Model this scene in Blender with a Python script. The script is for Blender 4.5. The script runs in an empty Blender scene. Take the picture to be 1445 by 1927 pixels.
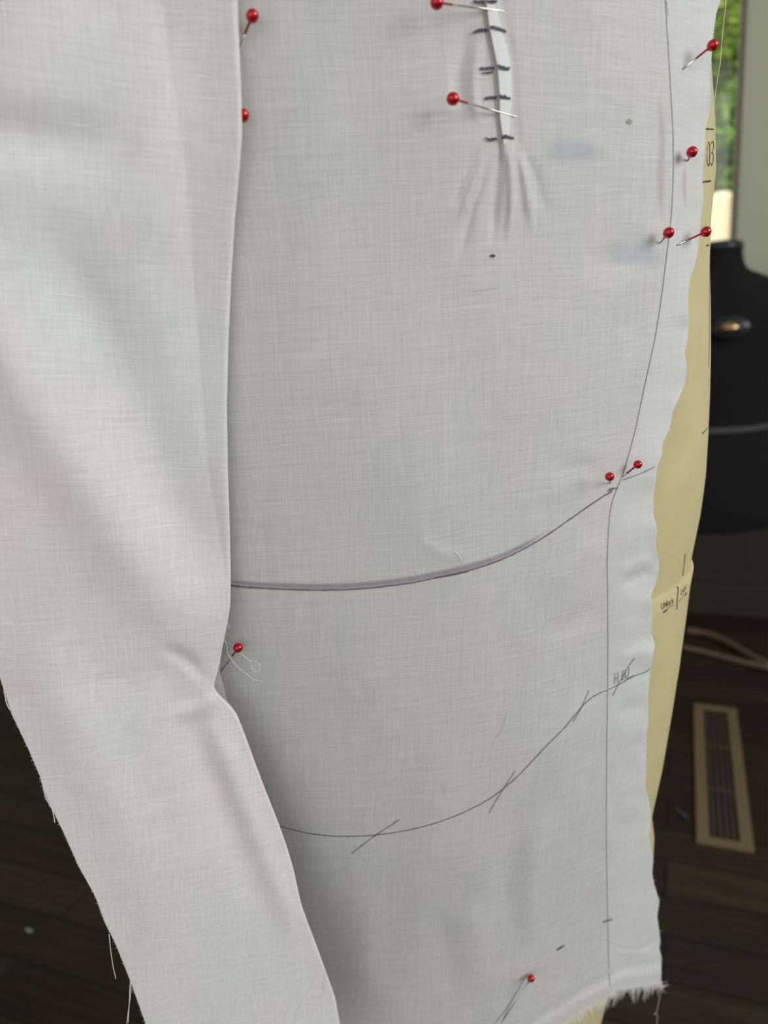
import bpy, bmesh, math, random
import numpy as np
from mathutils import Vector, Matrix

random.seed(7); rng = np.random.default_rng(7)
SC = bpy.context.scene
COL = SC.collection

# ------------------------------------------------------------------ camera
PITCH, ROLL, FPX = math.radians(14.8), math.radians(4.06), 1420.0
CF = np.array([0, math.cos(PITCH), -math.sin(PITCH)])
R0 = np.array([1.0, 0, 0]); U0 = np.array([0, math.sin(PITCH), math.cos(PITCH)])
CR = R0*math.cos(ROLL) - U0*math.sin(ROLL)
CU = U0*math.cos(ROLL) + R0*math.sin(ROLL)
CAM = np.array([0, 0, 0.95])
cd = bpy.data.cameras.new('camera'); cam = bpy.data.objects.new('camera', cd); COL.objects.link(cam)
M = Matrix(((CR[0], CU[0], -CF[0], 0), (CR[1], CU[1], -CF[1], 0), (CR[2], CU[2], -CF[2], 0.95), (0, 0, 0, 1)))
cam.matrix_world = M
cd.sensor_fit = 'VERTICAL'; cd.sensor_height = 36; cd.lens = 36*FPX/1927
cd.clip_start = 0.01; cd.clip_end = 200
cd.dof.use_dof = True; cd.dof.focus_distance = 0.31; cd.dof.aperture_fstop = 8.6
SC.camera = cam

# ------------------------------------------------------------------ light
PSI = math.radians(22)
RX = np.array([math.cos(PSI), -math.sin(PSI), 0]); RY = np.array([math.sin(PSI), math.cos(PSI), 0])
def room(x, y, z): return RX*x + RY*y + np.array([0, 0, z])
w = bpy.data.worlds.new('sky'); SC.world = w; w.use_nodes = True
bg = w.node_tree.nodes['Background']
bg.inputs[0].default_value = (0.93, 0.96, 1.0, 1); bg.inputs[1].default_value = 0.85
def look(o, d): o.rotation_euler = Vector(d).to_track_quat('-Z', 'Y').to_euler()
def area(name, loc, d, sx, sy, power, col):
    l = bpy.data.lights.new(name, 'AREA'); l.shape = 'RECTANGLE'; l.size = sx; l.size_y = sy
    l.energy = power; l.color = col
    o = bpy.data.objects.new(name, l); COL.objects.link(o); o.location = loc; look(o, d); return o
area('window_light_right', room(2.05, 0.1, 1.65), (-RX[0], -RX[1], -0.33), 1.5, 1.3, 46, (0.97, 0.985, 1.0))
area('fill_light_rear', room(-0.6, -2.3, 1.7), (RY[0]+.1, RY[1], -0.3), 2.2, 1.4, 8, (1.0, 0.97, 0.93))  # soft warm fill added behind the camera, its source unseen
sl = bpy.data.lights.new('sun', 'SUN'); sl.energy = 4.4; sl.angle = 0.01; sl.color = (1, 0.95, 0.82)
so = bpy.data.objects.new('sun', sl); COL.objects.link(so); look(so, (RY[0]*.7+RX[0]*.25, RY[1]*.7+RX[1]*.25, -0.8))
SC.view_settings.view_transform = 'Standard'; SC.view_settings.look = 'None'
SC.view_settings.gamma = 1; SC.view_settings.use_curve_mapping = False
SC.view_settings.exposure = 0.0

# ------------------------------------------------------------------ helpers
def raydir(x, y):
    x = np.asarray(x, float); y = np.asarray(y, float)
    return CF + CR*((x-722.5)/FPX)[..., None] - CU*((y-963.5)/FPX)[..., None]
def unproj(x, y, d): return CAM + raydir(x, y)*np.asarray(d, float)[..., None]
def floor_at(x, y, z=0.0):
    D = raydir(x, y); return CAM + D*((z-0.95)/D[..., 2])[..., None]
def tag(o, label=None, cat=None, group=None, kind=None):
    if label: o['label'] = label
    if cat: o['category'] = cat
    if group: o['group'] = group
    if kind: o['kind'] = kind
    return o
def link(name, me, mat=None, parent=None, smooth=True):
    o = bpy.data.objects.new(name, me); COL.objects.link(o)
    if mat: me.materials.append(mat)
    if smooth and len(me.polygons): me.polygons.foreach_set('use_smooth', [True]*len(me.polygons))
    if parent:
        o.parent = parent
        o.matrix_parent_inverse = Matrix.Translation(-parent.location) if parent.location.length else Matrix()
    return o
def empty(name, loc):
    o = bpy.data.objects.new(name, None); COL.objects.link(o); o.location = loc; o.empty_display_size = .02; return o
def mesh(name, v, f, mat=None, parent=None, smooth=True, uv=None):
    me = bpy.data.meshes.new(name); me.from_pydata([tuple(map(float, q)) for q in v], [], f)
    if uv is not None:
        ul = me.uv_layers.new(name='UVMap')
        li = np.zeros(len(me.loops), dtype=np.int32); me.loops.foreach_get('vertex_index', li)
        ul.data.foreach_set('uv', np.asarray(uv, dtype=np.float32)[li].ravel())
    me.update(); return link(name, me, mat, parent, smooth)
def grid_faces(nr, nc, closed=False):
    f = []
    for i in range(nr-1):
        for j in range(nc-1 if not closed else nc):
            a = i*nc+j; b = i*nc+(j+1) % nc
            f.append((a, b, b+nc, a+nc))
    return f
def box(name, c, s, mat, parent=None, rot=True, bevel=0.0, axes=None):
    """c centre (world), s sizes along room axes"""
    ax = axes if axes else ((RX, RY) if rot else (np.array([1., 0, 0]), np.array([0, 1., 0])))
    bm = bmesh.new(); bmesh.ops.create_cube(bm, size=1)
    for v in bm.verts:
        x, y, z = v.co; q = np.array(c) + ax[0]*x*s[0] + ax[1]*y*s[1] + np.array([0, 0, z*s[2]]); v.co = q
    if bevel: bmesh.ops.bevel(bm, geom=bm.edges[:], offset=bevel, segments=2, affect='EDGES')
    me = bpy.data.meshes.new(name); bm.to_mesh(me); bm.free()
    return link(name, me, mat, parent, False)
def tube_geo(pts, rad, n=6, cap=True):
    pts = [np.array(q, float) for q in pts]; V = []; Fc = []
    if np.isscalar(rad): rad = [rad]*len(pts)
    prev = None
    for i, q in enumerate(pts):
        t = pts[min(i+1, len(pts)-1)] - pts[max(i-1, 0)]; t = t/(np.linalg.norm(t)+1e-12)
        if prev is None:
            a = np.array([0, 0, 1.]) if abs(t[2]) < .9 else np.array([1., 0, 0])
        else: a = prev
        s = a - t*(a@t); s /= np.linalg.norm(s)+1e-12; b = np.cross(t, s); prev = s
        for k in range(n):
            th = 2*math.pi*k/n; V.append(q + (s*math.cos(th)+b*math.sin(th))*rad[i])
    Fc = grid_faces(len(pts), n, True)
    if cap:
        Fc.append(tuple(range(n))[::-1]); Fc.append(tuple(range((len(pts)-1)*n, len(pts)*n)))
    return V, Fc
def tube(name, pts, rad, mat, parent=None, n=8):
    V, Fc = tube_geo(pts, rad, n); return mesh(name, V, Fc, mat, parent)
def tubes(name, lst, mat, parent=None, n=4):
    V = []; Fc = []
    for pts, rad in lst:
        v, f = tube_geo(pts, rad, n); k = len(V); V += v; Fc += [tuple(i+k for i in q) for q in f]
    return mesh(name, V, Fc, mat, parent)
def spline(pts, n=12):
    """Catmull-Rom through points (any dimension)"""
    P = [np.array(q, float) for q in pts]; P = [2*P[0]-P[1]] + P + [2*P[-1]-P[-2]]; out = []
    for i in range(1, len(P)-2):
        for k in range(n):
            t = k/n
            out.append(.5*((2*P[i]) + (-P[i-1]+P[i+1])*t + (2*P[i-1]-5*P[i]+4*P[i+1]-P[i+2])*t*t + (-P[i-1]+3*P[i]-3*P[i+1]+P[i+2])*t**3))
    out.append(P[-2]); return np.array(out)

# ------------------------------------------------------------------ materials
def new_mat(name):
    m = bpy.data.materials.new(name); m.use_nodes = True; nt = m.node_tree
    for n in list(nt.nodes): nt.nodes.remove(n)
    return m, nt
def N(nt, t, **kw):
    n = nt.nodes.new(t)
    for k, v in kw.items():
        if isinstance(k, str) and hasattr(n, k): setattr(n, k, v)
    return n
def mathn(nt, op, a, b=None):
    n = N(nt, 'ShaderNodeMath', operation=op)
    for i, q in enumerate((a, b)):
        if q is None: continue
        if isinstance(q, (int, float)): n.inputs[i].default_value = q
        else: nt.links.new(q, n.inputs[i])
    return n.outputs[0]
def simple(name, col, rough=.5, metal=0., var=.08, scale=30, coat=0., bump=0.):
    m, nt = new_mat(name); o = N(nt, 'ShaderNodeOutputMaterial'); b = N(nt, 'ShaderNodeBsdfPrincipled')
    b.inputs['Roughness'].default_value = rough; b.inputs['Metallic'].default_value = metal
    b.inputs['Coat Weight'].default_value = coat
    tc = N(nt, 'ShaderNodeTexCoord'); nz = N(nt, 'ShaderNodeTexNoise'); nz.inputs['Scale'].default_value = scale
    nz.inputs['Detail'].default_value = 4
    nt.links.new(tc.outputs['Object'], nz.inputs['Vector'])
    mx = N(nt, 'ShaderNodeMix', data_type='RGBA')
    mx.inputs[6].default_value = (*[c*(1-var) for c in col], 1); mx.inputs[7].default_value = (*[min(1, c*(1+var)) for c in col], 1)
    nt.links.new(nz.outputs['Fac'], mx.inputs[0]); nt.links.new(mx.outputs[2], b.inputs['Base Color'])
    if bump:
        bp = N(nt, 'ShaderNodeBump'); bp.inputs['Strength'].default_value = bump; bp.inputs['Distance'].default_value = .001
        nt.links.new(nz.outputs['Fac'], bp.inputs['Height']); nt.links.new(bp.outputs[0], b.inputs['Normal'])
    nt.links.new(b.outputs[0], o.inputs[0]); return m

def cloth_mat(name, col, contrast=.16, transl=.22, see=.05, tint=.5, thread=2600., rot=0.):
    m, nt = new_mat(name); L = nt.links.new
    o = N(nt, 'ShaderNodeOutputMaterial'); uv = N(nt, 'ShaderNodeUVMap'); uv.uv_map = 'UVMap'
    rt = N(nt, 'ShaderNodeMapping'); rt.inputs['Rotation'].default_value = (0, 0, rot); L(uv.outputs[0], rt.inputs[0])
    # a very slight wander of the threads
    wn = N(nt, 'ShaderNodeTexNoise'); wn.inputs['Scale'].default_value = 25; L(rt.outputs[0], wn.inputs['Vector'])
    wa = N(nt, 'ShaderNodeVectorMath', operation='SCALE'); wa.inputs['Scale'].default_value = .004; L(wn.outputs['Color'], wa.inputs[0])
    ad = N(nt, 'ShaderNodeVectorMath', operation='ADD'); L(rt.outputs[0], ad.inputs[0]); L(wa.outputs[0], ad.inputs[1])
    sx_ = N(nt, 'ShaderNodeSeparateXYZ'); L(ad.outputs[0], sx_.inputs[0])
    def noise(sx, sy, detail=1.):      # long along the slower axis, each thread with a phase of its own
        u, v, a, b = (sx_.outputs[0], sx_.outputs[1], sx, sy) if sx >= sy else (sx_.outputs[1], sx_.outputs[0], sy, sx)
        ua = mathn(nt, 'MULTIPLY', u, a); vb = mathn(nt, 'MULTIPLY', v, b)
        if a > 3*b:
            ph = N(nt, 'ShaderNodeTexNoise'); ph.noise_dimensions = '1D'; ph.inputs['Scale'].default_value = .45; ph.inputs['Detail'].default_value = 2; L(ua, ph.inputs['W'])
            vb = mathn(nt, 'ADD', vb, mathn(nt, 'MULTIPLY', ph.outputs['Fac'], 16.))
        cb = N(nt, 'ShaderNodeCombineXYZ'); L(ua, cb.inputs[0]); L(vb, cb.inputs[1]); cb.inputs[2].default_value = sx*.013+sy*.007
        n = N(nt, 'ShaderNodeTexNoise'); n.inputs['Scale'].default_value = 1; n.inputs['Detail'].default_value = detail
        n.inputs['Roughness'].default_value = .6
        L(cb.outputs[0], n.inputs['Vector']); return n.outputs['Fac']
    warp = noise(thread, 130, 1.); weft = noise(110, thread*1.1, 1.)
    slub_a = noise(1300, 60, 1.); slub_b = noise(55, 1400, 1.)
    cloud = noise(55, 70, 3)
    def peak(s, lo):   # only the highest part of the noise: thick slubs in single threads
        mr = N(nt, 'ShaderNodeMapRange'); mr.inputs[1].default_value = lo; mr.inputs[2].default_value = lo+.16
        mr.inputs[3].default_value = 0; mr.inputs[4].default_value = 1; L(s, mr.inputs[0]); return mr.outputs[0]
    weave = mathn(nt, 'MULTIPLY', mathn(nt, 'ADD', mathn(nt, 'SUBTRACT', warp, .5), mathn(nt, 'SUBTRACT', weft, .5)), contrast*2.4)
    mid = mathn(nt, 'MULTIPLY', mathn(nt, 'ADD', mathn(nt, 'SUBTRACT', slub_a, .5), mathn(nt, 'SUBTRACT', slub_b, .5)), contrast*.45)
    sl_ = mathn(nt, 'MULTIPLY', mathn(nt, 'ADD', peak(slub_a, .66), peak(slub_b, .66)), contrast*.7)
    cl = mathn(nt, 'MULTIPLY', mathn(nt, 'SUBTRACT', cloud, .5), contrast*.3)
    tot = mathn(nt, 'ADD', mathn(nt, 'ADD', weave, mid), mathn(nt, 'ADD', sl_, cl))
    fac = mathn(nt, 'ADD', tot, 1.0)
    # faint warm / cool unevenness of unbleached cotton
    tn = noise(14, 10, 2)
    mx = N(nt, 'ShaderNodeMix', data_type='RGBA'); L(tn, mx.inputs[0])
    mx.inputs[6].default_value = (col[0]*(1+.06*tint), col[1]*(1-.01*tint), col[2]*(1-.06*tint), 1)
    mx.inputs[7].default_value = (col[0]*(1-.05*tint), col[1]*(1+.005*tint), col[2]*(1+.05*tint), 1)
    vs = N(nt, 'ShaderNodeVectorMath', operation='SCALE'); L(mx.outputs[2], vs.inputs[0]); L(fac, vs.inputs['Scale'])
    bp = N(nt, 'ShaderNodeBump'); bp.inputs['Strength'].default_value = .35; bp.inputs['Distance'].default_value = .00025
    L(tot, bp.inputs['Height'])
    d = N(nt, 'ShaderNodeBsdfDiffuse'); t = N(nt, 'ShaderNodeBsdfTranslucent'); tr = N(nt, 'ShaderNodeBsdfTransparent')
    for q in (d, t): L(vs.outputs[0], q.inputs['Color']); L(bp.outputs[0], q.inputs['Normal'])
    m1 = N(nt, 'ShaderNodeMixShader'); m1.inputs[0].default_value = transl; L(d.outputs[0], m1.inputs[1]); L(t.outputs[0], m1.inputs[2])
    sf = mathn(nt, 'MAXIMUM', mathn(nt, 'SUBTRACT', see, mathn(nt, 'MULTIPLY', weave, .35)), 0.0)
    m2 = N(nt, 'ShaderNodeMixShader'); L(sf, m2.inputs[0]); L(m1.outputs[0], m2.inputs[1]); L(tr.outputs[0], m2.inputs[2])
    L(m2.outputs[0], o.inputs[0]); return m

def ink_mat(name, col, alpha=.9, soft=.35, grain=.5, gscale=900, endfade=0.):
    """ink / pencil on cloth: ribbon UV.x = metres along, UV.y = -1..1 across"""
    m, nt = new_mat(name); L = nt.links.new
    o = N(nt, 'ShaderNodeOutputMaterial'); uv = N(nt, 'ShaderNodeUVMap'); uv.uv_map = 'UVMap'
    sp = N(nt, 'ShaderNodeSeparateXYZ'); L(uv.outputs[0], sp.inputs[0])
    av = mathn(nt, 'ABSOLUTE', sp.outputs[1])
    mr = N(nt, 'ShaderNodeMapRange', interpolation_type='SMOOTHSTEP'); mr.inputs[1].default_value = 1-soft; mr.inputs[2].default_value = 1.0
    mr.inputs[3].default_value = 1; mr.inputs[4].default_value = 0; L(av, mr.inputs[0])
    tc = N(nt, 'ShaderNodeTexCoord'); nz = N(nt, 'ShaderNodeTexNoise'); nz.inputs['Scale'].default_value = gscale; nz.inputs['Detail'].default_value = 2
    L(tc.outputs['Object'], nz.inputs['Vector'])
    g = mathn(nt, 'ADD', mathn(nt, 'MULTIPLY', nz.outputs['Fac'], grain*2), 1-grain)
    a = mathn(nt, 'MULTIPLY', mathn(nt, 'MULTIPLY', mr.outputs[0], g), alpha)
    if endfade:
        e_ = mathn(nt, 'MINIMUM', sp.outputs[0], mathn(nt, 'SUBTRACT', 1.0, sp.outputs[0]))
        a = mathn(nt, 'MULTIPLY', a, mathn(nt, 'MINIMUM', mathn(nt, 'DIVIDE', e_, endfade), 1.0))
    a = mathn(nt, 'MINIMUM', a, 1.0)
    d = N(nt, 'ShaderNodeBsdfDiffuse'); d.inputs[0].default_value = (*col, 1); tr = N(nt, 'ShaderNodeBsdfTransparent')
    mx = N(nt, 'ShaderNodeMixShader'); L(a, mx.inputs[0]); L(tr.outputs[0], mx.inputs[1]); L(d.outputs[0], mx.inputs[2])
    L(mx.outputs[0], o.inputs[0]); return m

WHITE = (0.80, 0.80, 0.775)
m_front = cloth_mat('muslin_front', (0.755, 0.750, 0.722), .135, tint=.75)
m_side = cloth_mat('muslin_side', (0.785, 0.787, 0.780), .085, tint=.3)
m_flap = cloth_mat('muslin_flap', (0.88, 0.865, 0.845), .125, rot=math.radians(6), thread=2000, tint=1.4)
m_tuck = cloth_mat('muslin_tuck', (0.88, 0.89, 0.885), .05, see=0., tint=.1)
m_crease_shade = ink_mat('crease_shade', (0.33, 0.30, 0.25), .7, .8, .3)
m_thread = simple('cotton_thread', (0.80, 0.78, 0.72), .9)
m_form = simple('form_cover', (0.56, 0.49, 0.27), .85, var=.1, scale=60, bump=.2)
m_pencil = ink_mat('pencil', (0.16, 0.16, 0.16), .72, .7, .45)
m_pencil_faint = ink_mat('pencil_faint', (0.25, 0.25, 0.25), .5, .8, .5)
m_seam = ink_mat('seam_line', (0.17, 0.18, 0.20), .75, .7, .3)
m_marker = ink_mat('marker', (0.09, 0.085, 0.12), .95, .45, .45)
m_purple = ink_mat('purple_marker', (0.36, 0.30, 0.38), .50, .9, .35, 500, .12)
m_purple_dk = ink_mat('purple_line', (0.20, 0.17, 0.21), .8, .7, .35)
m_print = ink_mat('form_print', (0.07, 0.065, 0.05), .9, .4, .3)
m_pink = ink_mat('pink_stain', (0.66, 0.50, 0.53), .32, .95, .6, 120, .3)
m_blue = ink_mat('blue_stain', (0.50, 0.58, 0.68), .30, .9, .6, 150, .25)
m_brown = ink_mat('brown_spot', (0.42, 0.36, 0.26), .7, .6, .2)
m_red = simple('red_pearl', (0.50, 0.003, 0.010), .2, metal=.5, var=.03, coat=.5)
m_redneck = simple('red_lacquer', (0.42, 0.006, 0.025), .35, var=.05, coat=.3)
m_steel = simple('pin_steel', (0.62, 0.60, 0.54), .25, metal=1., var=.03)

# ------------------------------------------------------------------ form surface
ZT = np.array([1.30,1.22,1.14,1.08,1.06,1.04,1.02,1.00,.98,.96,.94,.92,.90,.88,.86,.84,.82,.80,.78,.76,.74,.72,.70,.68,.66,.64,.62,.60,.58,.56,.54,.52,.50,.42])[::-1]
AT = np.array([0.1732,0.1741,0.1772,0.1807,0.1822,0.1843,0.1874,0.1894,0.1889,0.1899,0.192,0.1937,0.195,0.1933,0.1913,0.188,0.1835,0.1795,0.176,0.1723,0.1689,0.1659,0.1626,0.1595,0.1556,0.1517,0.1528,0.1512,0.1468,0.1422,0.1373,0.1328,0.128,.112])[::-1]
def fa(z): return np.interp(z, ZT, AT)
def fb(z): return np.interp(z, [.6, .8], [.085, .105])
def fcx(z): return np.interp(z, [.6, .75, .9], [.005, -.01, -.03])
def fy0(z):   # smoothed front line of the body
    z = np.asarray(z, float); zs = [.5, .6, .7, .8, .9, 1.0, 1.05, 1.2, 1.35]; ys = [.345, .335, .31, .29, .275, .268, .262, .258, .27]
    return sum(np.interp(z+d, zs, ys) for d in (-.05, -.025, 0, .025, .05))/5
def fcy(z): return fy0(z)+fb(z)+.004
def F(X, Z):      # cloth hung over the body: front of the ellipse, then straight on along its tangent
    Zs = np.maximum(Z, .64)
    a = sum(fa(Zs+d) for d in (-.04, -.02, 0, .02, .04))/5 + .003; b = fb(Zs); cx = fcx(Zs)
    cy = fy0(Z) + b
    u = (X-cx)/a; u0 = .82
    uc = np.clip(u, -.93, u0)
    Y = cy - b*np.sqrt(1-uc*uc)
    Y = Y + (b*u0/math.sqrt(1-u0*u0))*np.maximum(u-u0, 0)*.86 + .9*b*np.maximum(-u-.93, 0)
    return Y
def hit(x, y, Fn, it=40):
    D = raydir(x, y); d = np.full(D.shape[:-1], .3)
    for _ in range(it):
        P = CAM + D*d[..., None]
        d = .4*d + .6*Fn(P[..., 0], P[..., 2])/D[..., 1]
    return CAM + D*d[..., None]
def seg_dist(px, py, poly):
    """distance to a pixel polyline, signed side, and parameter along"""
    best = np.full(px.shape, 1e9); side = np.zeros(px.shape); par = np.zeros(px.shape)
    n = len(poly)-1
    for i in range(n):
        ax, ay = poly[i]; bx, by = poly[i+1]; dx, dy = bx-ax, by-ay; l2 = dx*dx+dy*dy+1e-9
        t = np.clip(((px-ax)*dx+(py-ay)*dy)/l2, 0, 1); qx, qy = px-(ax+t*dx), py-(ay+t*dy)
        d = np.hypot(qx, qy); k = d < best
        s = np.sign(dx*(py-ay)-dy*(px-ax))
        best = np.where(k, d, best); side = np.where(k, -s, side); par = np.where(k, (i+t)/n, par)
    return best, side, par
def fold(px, py, poly, width, amp, fade=True):
    q = spline(poly, 5); R_ = width*3.2
    m = (px > q[:, 0].min()-R_) & (px < q[:, 0].max()+R_) & (py > q[:, 1].min()-R_) & (py < q[:, 1].max()+R_)
    out = np.zeros(px.shape)
    if not m.any(): return out
    d, s, t = seg_dist(px[m], py[m], [tuple(c) for c in q])
    k = sstep(0, .35, t)*sstep(0, .35, 1-t) if fade else 1.
    out[m] = amp*np.exp(-(d/width)**2)*k
    return out
def vnoise(px, py, sx, sy, seed):
    r = np.random.default_rng(seed); g = r.random((64, 64))*2-1
    u = px/sx+20.3; v = py/sy+20.7; iu = np.floor(u).astype(int); iv = np.floor(v).astype(int)
    a = u-iu; b = v-iv; a = a*a*(3-2*a); b = b*b*(3-2*b)
    G = lambda i, j: g[i % 64, j % 64]
    return (G(iu, iv)*(1-a)+G(iu+1, iv)*a)*(1-b)+(G(iu, iv+1)*(1-a)+G(iu+1, iv+1)*a)*b
def sstep(e0, e1, x):
    t = np.clip((x-e0)/(e1-e0), 0, 1); return t*t*(3-2*t)

# ------------------------------------------------------------------ the setting
m_floor, nt = new_mat('floor_planks'); L = nt.links.new
o_ = N(nt, 'ShaderNodeOutputMaterial'); b_ = N(nt, 'ShaderNodeBsdfPrincipled'); tc = N(nt, 'ShaderNodeTexCoord')
mp = N(nt, 'ShaderNodeMapping'); mp.inputs['Rotation'].default_value = (0, 0, PSI); L(tc.outputs['Object'], mp.inputs[0])
br = N(nt, 'ShaderNodeTexBrick'); br.offset = .37; L(mp.outputs[0], br.inputs['Vector'])
br.inputs['Color1'].default_value = (.026, .0175, .009, 1); br.inputs['Color2'].default_value = (.046, .032, .0165, 1)
br.inputs['Mortar'].default_value = (.008, .006, .004, 1); br.inputs['Scale'].default_value = 1
br.inputs['Mortar Size'].default_value = .002; br.inputs['Brick Width'].default_value = .95; br.inputs['Row Height'].default_value = .085
mp2 = N(nt, 'ShaderNodeMapping'); mp2.inputs['Scale'].default_value = (6, 90, 1); L(mp.outputs[0], mp2.inputs[0])
nz = N(nt, 'ShaderNodeTexNoise'); nz.inputs['Scale'].default_value = 1; nz.inputs['Detail'].default_value = 5; L(mp2.outputs[0], nz.inputs['Vector'])
k_ = mathn(nt, 'ADD', mathn(nt, 'MULTIPLY', nz.outputs['Fac'], 1.4), .3)
vs = N(nt, 'ShaderNodeVectorMath', operation='SCALE'); L(br.outputs['Color'], vs.inputs[0]); L(k_, vs.inputs['Scale'])
L(vs.outputs[0], b_.inputs['Base Color']); b_.inputs['Roughness'].default_value = .55; b_.inputs['Specular IOR Level'].default_value = .25
bp = N(nt, 'ShaderNodeBump'); bp.inputs['Strength'].default_value = .3; bp.inputs['Distance'].default_value = .002
L(nz.outputs['Fac'], bp.inputs['Height']); L(bp.outputs[0], b_.inputs['Normal']); L(b_.outputs[0], o_.inputs[0])

m_wall = simple('sage_wall', (0.52, 0.54, 0.40), .8, var=.04, scale=8)
m_wall_dk = simple('dark_wainscot', (0.036, 0.027, 0.014), .7, var=.15, scale=12)
m_frame = simple('brown_window_frame', (0.16, 0.13, 0.075), .5)
m_ceil = simple('ceiling_paint', (0.6, 0.6, 0.56), .9)
m_tan = simple('tan_register', (0.20, 0.145, 0.08), .5, var=.1)
m_slot = simple('dark_duct', (0.012, 0.010, 0.007), .9)
m_louvre = simple('brown_louvre', (0.10, 0.068, 0.035), .5)

XL, XR, YB, YF, H = -2.6, 2.2, 2.34, -2.6, 2.7
def sbox(name, x0, x1, y0, y1, z0, z1, mat, parent=None, kind=True, bevel=0):
    o = box(name, room((x0+x1)/2, (y0+y1)/2, (z0+z1)/2), (x1-x0, y1-y0, z1-z0), mat, parent, bevel=bevel)
    if kind and parent is None: o['kind'] = 'structure'
    return o
sbox('floor', XL-.1, XR+.1, YF, YB+.1, -.06, 0, m_floor)
sbox('ceiling', XL-.1, XR+.1, YF, YB+.1, H, H+.1, m_ceil)
sbox('wall_left', XL-.1, XL, YF, YB, 0, H, m_wall)
sbox('wall_right', XR, XR+.1, YF, YB, 0, H, m_wall)
# back wall around its window opening
pr = floor_at(1391, 225, 0)  # only a direction
def wall_x(px, py):          # room-x where the ray through (px,py) meets the back wall
    D = raydir(px, py); k = (YB - CAM@RY)/(D@RY); P = CAM + D*k; return P@RX, P[2]
wx1, _ = wall_x(1392, 225); wx0 = wx1-.78; WS, WT = .62, 2.2
WB = []
for i, (a0, a1, c0, c1) in enumerate([(XL, wx0, 0, H), (wx1, XR, .50, H), (wx0, wx1, 0, WS), (wx0, wx1, WT, H), (wx1, XR, 0, .50)]):
    WB.append((a0, a1, c0, c1))
V = []; Fc = []; mi = []
for q, (a0, a1, c0, c1) in enumerate(WB):
    k = len(V)
    for x in (a0, a1):
        for y in (YB, YB+.1):
            for z in (c0, c1): V.append(room(x, y, z))
    Fc += [(k, k+1, k+5, k+4), (k+2, k+6, k+7, k+3), (k, k+4, k+6, k+2), (k+1, k+3, k+7, k+5), (k, k+2, k+3, k+1), (k+4, k+5, k+7, k+6)]
    mi += [1 if q in (2, 4) else 0]*6
wb = mesh('wall_back', V, Fc, m_wall, None, False); wb.data.materials.append(m_wall_dk); wb.data.polygons.foreach_set('material_index', mi)
wb['kind'] = 'structure'
sbox('baseboard_back', XL, XR, YB-.014, YB, 0, .10, m_wall_dk)
# window: frame and glass
wn = empty('window_1', room((wx0+wx1)/2, YB+.04, WS)); wn['kind'] = 'structure'
fr = .035
V = []; Fc = []
for (a0, a1, c0, c1) in [(wx0, wx0+fr, WS, WT), (wx1-.008, wx1+.004, WS, WT), (wx0, wx1, WS, WS+fr), (wx0, wx1, WT-fr, WT)]:
    k = len(V)
    for x in (a0, a1):
        for y in (YB-.012, YB+.07):
            for z in (c0, c1): V.append(room(x, y, z))
    Fc += [(k, k+1, k+5, k+4), (k+2, k+6, k+7, k+3), (k, k+4, k+6, k+2), (k+1, k+3, k+7, k+5), (k, k+2, k+3, k+1), (k+4, k+5, k+7, k+6)]
mesh('window_frame', V, Fc, m_frame, wn, False)
mg, nt = new_mat('window_glass'); o_ = N(nt, 'ShaderNodeOutputMaterial'); g1 = N(nt, 'ShaderNodeBsdfTransparent'); g2 = N(nt, 'ShaderNodeBsdfGlossy')
g2.inputs['Roughness'].default_value = .02; mx = N(nt, 'ShaderNodeMixShader'); mx.inputs[0].default_value = .05
nt.links.new(g1.outputs[0], mx.inputs[1]); nt.links.new(g2.outputs[0], mx.inputs[2]); nt.links.new(mx.outputs[0], o_.inputs[0])
box('pane', room((wx0+wx1)/2, YB+.035, (WS+WT)/2), (wx1-wx0-fr*1.2, .004, WT-WS-fr*1.5), mg, wn)
sbox('trim_1', wx0-.05, wx1+.02, YB-.04, YB, WS-.03, WS, m_wall_dk)   # window sill
# outside: lawn, cream garden post, trees
m_grass = simple('lawn', (0.10, 0.17, 0.03), .9, var=.4, scale=3)
sbox('ground_outside', -14, 20, YB+.15, 40, -.5, -.42, m_grass)
bpy.data.objects['ground_outside'].name = 'lawn'; tag(bpy.data.objects['lawn'], 'sunlit green lawn outside the window', 'lawn')
del bpy.data.objects['lawn']['kind']
m_cream = simple('cream_render', (0.80, 0.66, 0.44), .8, var=.05)
D = raydir(1357, 400); P = CAM + D*(5.2/D[1]); px_, py_ = P@RX, P@RY
D2 = raydir(1357, 362); Pt = CAM + D2*(5.2/D2[1])
bm = bmesh.new()
n = 24; rr = .075
prof = [(rr, -.42), (rr, Pt[2]-.05), (rr*.9, Pt[2]-.02), (rr*.6, Pt[2]), (0.001, Pt[2]+.006)]
V = [np.array([P[0]+a*math.cos(2*math.pi*k/n), P[1]+a*math.sin(2*math.pi*k/n), z]) for a, z in prof for k in range(n)]
post = mesh('garden_post', V, grid_faces(len(prof), n, True), m_cream)
tag(post, 'sunlit cream rounded post outside the window, above the black dress form', 'post')
bm.free()

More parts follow.
